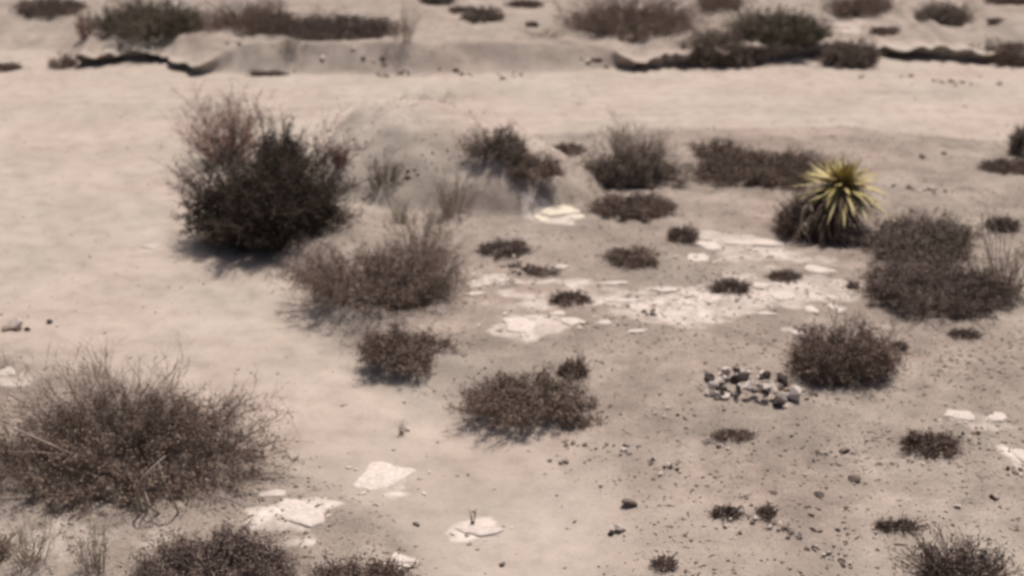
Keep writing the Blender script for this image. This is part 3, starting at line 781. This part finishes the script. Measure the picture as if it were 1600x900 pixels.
rock(12, 516, 18, 'stone_tan', 'tan rock left of the white rock at the left edge', 'rock', 'rock', None, .7, .2)
rock(42, 516, 12, 'stone_dark', 'black stone touching the white rock at the left edge', 'stone', 'stone', None, .7, .2)
rock(76, 505, 16, 'stone_dark', 'flat dark stone right of the white rock at the left edge', 'stone', 'stone', None, .4, .2)
rock(90, 510, 8, 'stone_pale', 'tiny white stone beside the flat dark stone at the left', 'stone', 'stone', None, .6, .2)
rock(968, 830, 22, 'stone_pale', 'white rock alone near the bottom middle', 'rock', 'rock', None, .8, .2)
rock(955, 834, 16, 'stone_dark', 'dark stone touching the lone white rock at the bottom middle', 'stone', 'stone', None, .6, .2)
rock(637, 673, 10, 'stone_pale', 'little white stone by the tiny tuft on the track', 'stone', 'stone', None, .7, .2)
cluster(1015, 718, 1060, 742, 12, (7, 14), 'small # stone in the knot of stones below right of the round shrub', 'stones in the lower middle', W3)
cluster(1100, 684, 1146, 706, 10, (7, 16), 'small # stone below the left end of the rubble heap', 'stones below the rubble heap', W3)
line([(1150, 800), (1200, 815), (1240, 830), (1290, 868), (1330, 890)], 52, (6, 15), 'small # stone in the long rubble line at the bottom right', 'stones of the rubble line', W4, 9)
cluster(1495, 672, 1560, 710, 24, (6, 12), 'small # stone strewn right of the small dark shrub near the right edge', 'stones near the right edge', W3)
cluster(1572, 725, 1600, 745, 6, (7, 14), 'small # stone under the pale slab at the right edge', 'stones under the right slab', W3)
line([(852, 690), (900, 696), (960, 700), (990, 708)], 14, (7, 14), 'small # stone in the row below the dark round shrub', 'stones in the short row', W4, 5)
line([(860, 722), (910, 720)], 4, (9, 15), 'flat # stone under the short row of stones', 'stones under the short row', ('stone_brown', 'stone_tan'), 4)
line([(1395, 290), (1440, 296), (1490, 300)], 20, (6, 13), 'small # stone in the pebble row right of the yucca', 'stones right of the yucca', W4, 6)
line([(590, 118), (680, 114), (760, 118), (850, 120)], 18, (6, 13), 'small # stone at the foot of the bank beyond the road', 'stones under the bank', W4, 5)
line([(280, 72), (440, 90), (620, 98)], 14, (6, 14), 'small # stone on the sunlit slope of the bank', 'stones on the bank slope', W4, 8)
line([(905, 92), (940, 100), (985, 106)], 9, (8, 16), 'small # stone where the dark cut begins', 'stones at the start of the cut', W4, 5)
line([(1290, 122), (1400, 120), (1500, 130), (1590, 132)], 12, (7, 14), 'small # stone on the far side of the road at the right', 'stones on the far road side', ('stone_brown', 'stone_tan'), 5)
line([(640, 270), (690, 235)], 9, (6, 12), 'small # stone lying on the mound', 'stones on the mound', ('stone_pale', 'stone_tan'), 14)
line([(975, 480), (1030, 492)], 9, (6, 12), 'small # stone around the dotted pale slab', 'stones in the wash', ('stone_brown', 'stone_tan'), 10)
line([(1020, 560), (1100, 560), (1200, 545)], 12, (5, 10), 'small # stone on the flat below the pale slabs', 'stones on the flat', W4, 22)
line([(930, 580), (990, 640), (1090, 650)], 12, (6, 13), 'small # stone on the flat between the round shrub and the rubble heap', 'stones by the round shrub', W4, 20)
line([(1390, 560), (1480, 545), (1590, 570)], 8, (5, 10), 'small # stone on the flat right of the dark bush', 'stones right of the dark bush', W4, 20)
for (px, py, w, lb) in ((1320, 706, 24, 'upright dark stone right below the rubble heap'), (1333, 750, 28, 'flat dark stone in the row above the rubble line'), (1210, 772, 20, 'dark oval stone left in the row above the rubble line'),
                        (1278, 775, 24, 'flat brown stone in the middle of the row above the rubble line'), (1322, 794, 14, 'small dark stone under the row above the rubble line'), (1267, 805, 16, 'dark stone just above the rubble line'),
                        (1309, 828, 16, 'dark stone right beside the rubble line'), (1550, 778, 22, 'black block shaped stone alone near the right edge'), (986, 790, 38, 'long flat dark stone above the lone white rock'),
                        (1237, 682, 14, 'small dark stone below the big black stone of the heap'), (1440, 245, 16, 'dark stone by the road, left of the pair beyond the yucca'), (1474, 241, 14, 'dark stone by the road, right of the pair beyond the yucca'),
                        (1555, 223, 12, 'dark stone by the road nearest the right edge'), (1300, 214, 14, 'dark stone at the road edge just above the yucca'), (785, 883, 20, 'dark stone at the bottom edge under the stalked slab'),
                        (650, 820, 20, 'flat dark stone left of the stalked foreground slab'), (1020, 492, 18, 'dark block standing at the lower end of the wash'), (720, 117, 16, 'largest dark stone at the foot of the bank'),
                        (932, 98, 20, 'black stone lying where the dark cut begins')):
    rock(px, py, w * .85, 'stone_dark' if 'black' in lb else 'stone_brown', lb.replace('dark', 'brown') if 'black' not in lb else lb, 'stone', 'stone', None, .5, .35)
rock(1495, 793, 14, 'stone_pale', 'tiny white stone left of the black block shaped stone', 'stone', 'stone', None, .5, .2)

line([(985, 106), (1120, 101), (1250, 90), (1400, 86), (1500, 93), (1595, 102)], 22, (7, 18), 'fallen # clod at the foot of the dark cut bank', 'clods under the cut bank', ('stone_brown', 'stone_tan'), 4)
line([(135, 98), (190, 92), (250, 92), (320, 112)], 10, (6, 14), 'fallen # clod at the foot of the left gully', 'clods under the left gully', ('stone_brown', 'stone_tan'), 4)
# small dead clumps on the gravel
for (bx, lb) in (((1108, 775, 1160, 812), 'small brown dead clump on the gravel left of the rubble line'), ((1180, 782, 1215, 808), 'tiny brown dead clump at the upper end of the rubble line'),
                 ((1015, 845, 1060, 890), 'faint brown dead clump on the gravel right of the lone white rock'), ((1360, 800, 1440, 830), 'thin brown dead clump above the dark corner bush'),
                 ((880, 640, 940, 668), 'small dead clump at the right foot of the dark round shrub'), ((1105, 655, 1180, 690), 'flat brown dead clump below the rubble heap'),
                 ((820, 405, 880, 432), 'greyish dead clump right of the little rock pile'), ((1320, 440, 1345, 452), 'tiny dead clump at the left tip of the widest dark shrub'),
                 ((1480, 505, 1530, 530), 'reddish dead clump below the widest dark shrub'), ((1385, 505, 1420, 550), 'thin dead clump right of the dark bush')):
    shrub('low', (bx[0], bx[1] + .35 * (bx[3] - bx[1]), bx[2], bx[3]), lb, 'dead_clump', 'dead plant', 'dead clumps on the gravel', dens=.35)

# ------------------------------------------------------------------ gravel and litter: nobody could count them
def scatter(name, n, m, size, mask, label, cat, seed, long=1.0):
    r = np.random.default_rng(seed); pts = []
    while len(pts) < n:
        y = 9.5 + (43 - 9.5) * r.random(6000) ** 1.3; x = r.uniform(-1, 1, 6000) * (y * .40 + .8)
        k = r.random(6000) < mask(x, y)
        pts.extend(np.stack([x[k], y[k]], 1).tolist())
    P = np.array(pts[:n]); z = height(P[:, 0], P[:, 1]); P = np.column_stack([P, z])
    s = size[0] * (size[1] / size[0]) ** (r.random(n) ** 2.2)
    base = np.array([[1, 0, 0], [-.5, .8, 0], [-.5, -.8, 0], [.1, .1, .8], [0, 0, -.4]])
    a = r.uniform(0, 6.28, n); ca, sa = np.cos(a), np.sin(a)
    V = base[None] * r.uniform(.7, 1.3, (n, 5, 3)) * s[:, None, None]; V[:, :, 0] *= long; V[:, :, 2] *= 1 if long == 1 else .5
    X = V[:, :, 0] * ca[:, None] - V[:, :, 1] * sa[:, None]; Yv = V[:, :, 0] * sa[:, None] + V[:, :, 1] * ca[:, None]
    V = np.stack([X, Yv, V[:, :, 2]], -1) + P[:, None]
    f = np.array([[0, 1, 3], [1, 2, 3], [2, 0, 3], [1, 0, 4], [2, 1, 4], [0, 2, 4]])
    mb = MB(); mb.add(V.reshape(-1, 3), (f[None] + np.arange(n)[:, None, None] * 5).reshape(-1, 3))
    tag(mb.build(name, M[m]), label, cat, kind='stuff')
def m_rough(x, y):
    r = np.maximum(sstep(-.1, .6, poly_sd(x, y, ROUGH)), sstep(-.1, .6, poly_sd(x, y, FORE)))
    r = np.maximum(r, .5 * sstep(-.6, .6, y - np.interp(x, BX, BD)))
    return np.clip(.05 + r * (.25 + 1.1 * np.clip(fbm(x, y, .8, 3, 71), 0, 1)), 0, 1)
scatter('gravel', 26000, 'gravel', (.007, .034), m_rough, 'fine gravel strewn over the rough ground beside the track', 'gravel', 3)
scatter('plant_litter', 4000, 'litter', (.006, .022), m_rough, 'dry plant scraps strewn between the shrubs', 'litter', 4, 3.5)
print('THINGS', len([o for o in COL.objects if o.parent is None]), 'shrubs', NSH[0])
